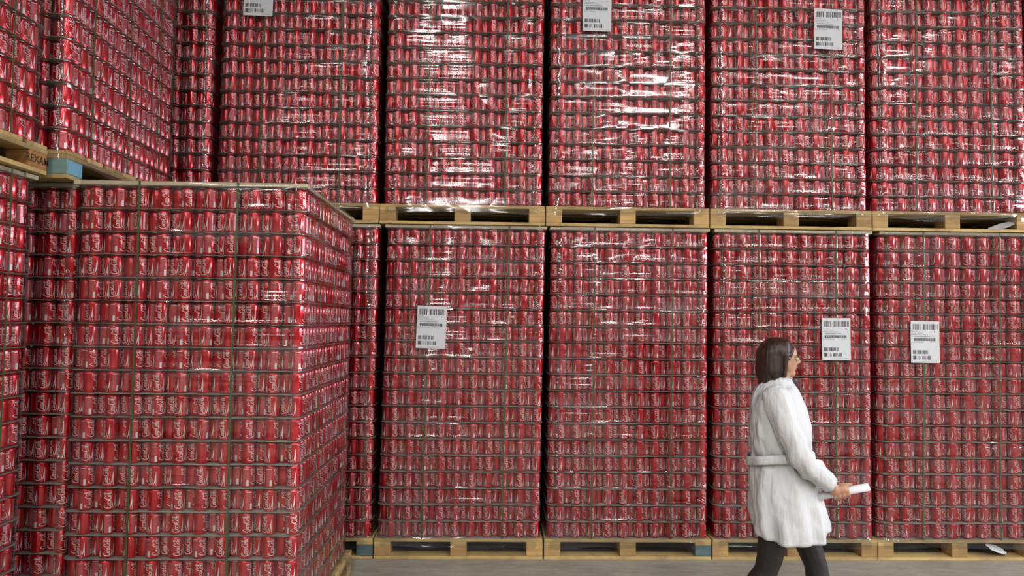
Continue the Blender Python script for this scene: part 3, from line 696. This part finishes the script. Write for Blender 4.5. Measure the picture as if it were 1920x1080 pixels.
# lab coat: lofted body with folds, hem open
def loft(rings, nseg, fold):
    V = []; F = []
    for j, (z, xb, xf, hy, dip) in enumerate(rings):
        cx, hx = (xb + xf) / 2, (xf - xb) / 2
        for k in range(nseg):
            t = 2 * math.pi * k / nseg; cxs, sn = math.cos(t), math.sin(t); e = 0.80
            x = cx + hx * math.copysign(abs(cxs) ** e, cxs); y = hy * math.copysign(abs(sn) ** e, sn)
            f = fold(t, z); V.append((x + f * cxs, y + f * sn, z + dip * (-sn * 0.0 + 0.5 * cxs * cxs)))
    for j in range(len(rings) - 1):
        for k in range(nseg): k2 = (k + 1) % nseg; F.append((j * nseg + k, j * nseg + k2, (j + 1) * nseg + k2, (j + 1) * nseg + k))
    return V, F
def interp_rings(keys, n):
    K = np.array(keys, float); zs = np.linspace(K[0, 0], K[-1, 0], n); o = np.argsort(K[:, 0])
    return [(z, *(np.interp(z, K[o, 0], K[o, c]) for c in range(1, 5))) for z in zs]
keys = [(1.415, -0.075, 0.035, 0.062, 0), (1.385, -0.105, 0.045, 0.085, 0), (1.36, -0.130, 0.060, 0.150, 0), (1.32, -0.152, 0.078, 0.200, 0), (1.27, -0.164, 0.098, 0.212, 0), (1.16, -0.172, 0.128, 0.205, 0), (1.02, -0.174, 0.134, 0.195, 0),
        (0.965, -0.178, 0.140, 0.195, 0), (0.88, -0.174, 0.160, 0.205, 0), (0.743, -0.164, 0.188, 0.212, 0), (0.66, -0.157, 0.198, 0.212, 0.01), (0.600, -0.150, 0.200, 0.210, 0.045)]
def cfold(t, z):
    low = max(0, min(1, (0.99 - z) / 0.35)); hi = max(0, 1 - abs(z - 1.02) / 0.10)
    v = low * (0.014 * math.sin(7 * t + 2.2 * math.sin(z * 5)) + 0.009 * math.sin(13 * t + 1.3 + z * 6)) - 0.013 * hi * (1 + 0.6 * math.sin(9 * t + z * 30))
    v += 0.011 * noise.noise(Vector((3 * math.cos(t), 3 * math.sin(t), z * 7))) + 0.007 * noise.noise(Vector((7 * math.cos(t), 7 * math.sin(t), z * 16 + 3 * math.cos(t))))
    return v
CV, CF = loft(interp_rings(keys, 60), 72, cfold)
def solid(name, V, F, th, parent, mat, label=None, name_o=None):
    me = pydata(name, V, F); o = bpy.data.objects.new(name, me); COL.objects.link(o)
    md = o.modifiers.new('s', 'SOLIDIFY'); md.thickness = th; md.offset = -1
    dg = bpy.context.evaluated_depsgraph_get(); r = bpy.data.meshes.new_from_object(o.evaluated_get(dg)); r.name = name; bpy.data.objects.remove(o)
    r.polygons.foreach_set('use_smooth', np.ones(len(r.polygons), bool)); return link(name_o or name, r, parent, mats=[mat])
COAT = solid('lab_coat', CV, CF, 0.004, P, 'coat')
def sleeve(S, E_, W_, end):
    S, E_, W_ = Vector(S), Vector(E_), Vector(W_); V = []; F = []; n = 26; seg = 22
    pts = [Vector(q) for q in catmull([tuple(S + (S - E_) * 0.10 + Vector((0, 0.03 if S.y < 0 else -0.03, 0.0))), tuple(S), tuple((S + E_) / 2 + Vector((-0.006, -0.008 if S.y < 0 else 0.008, 0))), tuple(E_), tuple((E_ + W_) / 2), tuple(E_ + (W_ - E_) * end)], 5)]; n = len(pts)
    for i, p in enumerate(pts):
        d = (pts[min(i + 1, n - 1)] - pts[max(i - 1, 0)]).normalized(); u = d.cross(Vector((0, 1, 0))).normalized(); w = d.cross(u); q = i / (n - 1)
        r = np.interp(q, [0, 0.12, 0.3, 0.55, 0.7, 1.0], [0.060, 0.072, 0.068, 0.060, 0.056, 0.046])
        for k in range(seg):
            t = 2 * math.pi * k / seg
            f = 0.0075 * math.sin(q * 40 + 2.5 * math.cos(t)) * (0.3 + math.exp(-((q - 0.6) / 0.16) ** 2)) + 0.010 * noise.noise(Vector((math.cos(t) * 2, math.sin(t) * 2 + S.y * 9, q * 7)))
            V.append(p + (u * math.cos(t) + w * math.sin(t)) * (r + f))
    for i in range(n - 1):
        for k in range(seg): F.append((i * seg + k, i * seg + (k + 1) % seg, (i + 1) * seg + (k + 1) % seg, (i + 1) * seg + k))
    return V, F
for S, E_, W_, en in ((SHR, ELR, WRR, 0.98), (SHL, ELL, WRL, 0.95)):
    v, f = sleeve(S, E_, W_, en); solid('sleeve', v, f, 0.004, COAT, 'coat')
# turned-down collar and half belt at the back
V = []; F = []; n = 30
for i in range(n + 1):
    t = math.radians(35 + 290 * i / n); c, s_ = math.cos(t), math.sin(t)
    for (rx, ry, z) in ((0.060, 0.064, 1.425), (0.072, 0.078, 1.432), (0.088, 0.098, 1.398), (0.092, 0.106, 1.380)): V.append((-0.022 + rx * c, ry * s_, z + 0.02 * -c * 0.6 - 0.012))
for i in range(n):
    for k in range(3): F.append((i * 4 + k, i * 4 + k + 1, i * 4 + k + 5, i * 4 + k + 4))
solid('collar', V, F, 0.004, COAT, 'coat')
V = []; F = []; n = 28
for i in range(n + 1):
    t = math.radians(120 + 165 * i / n); c, s_ = math.cos(t), math.sin(t); e = 0.8
    zc = 0.972 + 0.055 * max(0, (t - math.pi) / 1.8)
    x = -0.019 + 0.168 * math.copysign(abs(c) ** e, c); y = 0.207 * math.copysign(abs(s_) ** e, s_)
    for dz in (-0.022, -0.008, 0.008, 0.022): V.append((x + 0.001 * c, y, zc + dz))
for i in range(n):
    for k in range(3): F.append((i * 4 + k, i * 4 + k + 1, i * 4 + k + 5, i * 4 + k + 4))
solid('half_belt', V, F, 0.006, COAT, 'coat')
# dark scarf ends at the throat
V, F = tube([(0.02, -0.045, 1.405), (0.045, -0.025, 1.392), (0.055, 0, 1.386), (0.045, 0.025, 1.392), (0.02, 0.045, 1.405)], 0.014, 8)
link('scarf', pydata('scarf', V, F), P, mats=['navy'])
# rolled paper in her hand: wound sheet with open ends
V = []; F = []; n = 40; L_ = 0.125
for i in range(n + 1):
    a = 4 * math.pi * i / n; r = 0.0150 + 0.004 * i / n
    u = ROLL_D.cross(Vector((0, 1, 0))).normalized(); w = ROLL_D.cross(u)
    for e in (-1, 1): V.append((u * math.cos(a) + w * math.sin(a)) * r + ROLL_D * (e * L_ + 0.012 + 0.002 * math.sin(a / 2)))
for i in range(n): F.append((2 * i, 2 * i + 1, 2 * i + 3, 2 * i + 2))
RP = solid('paper_roll', V, F, 0.0006, None, 'rollpaper'); RP.location = Vector((PWX, PWY, 0)) + Matrix.Rotation(PROT, 3, 'Z') @ ROLL_C; RP.rotation_euler = (0, 0, PROT)
tag(RP, "white rolled-up sheet of paper held in the woman's hand", 'paper roll')
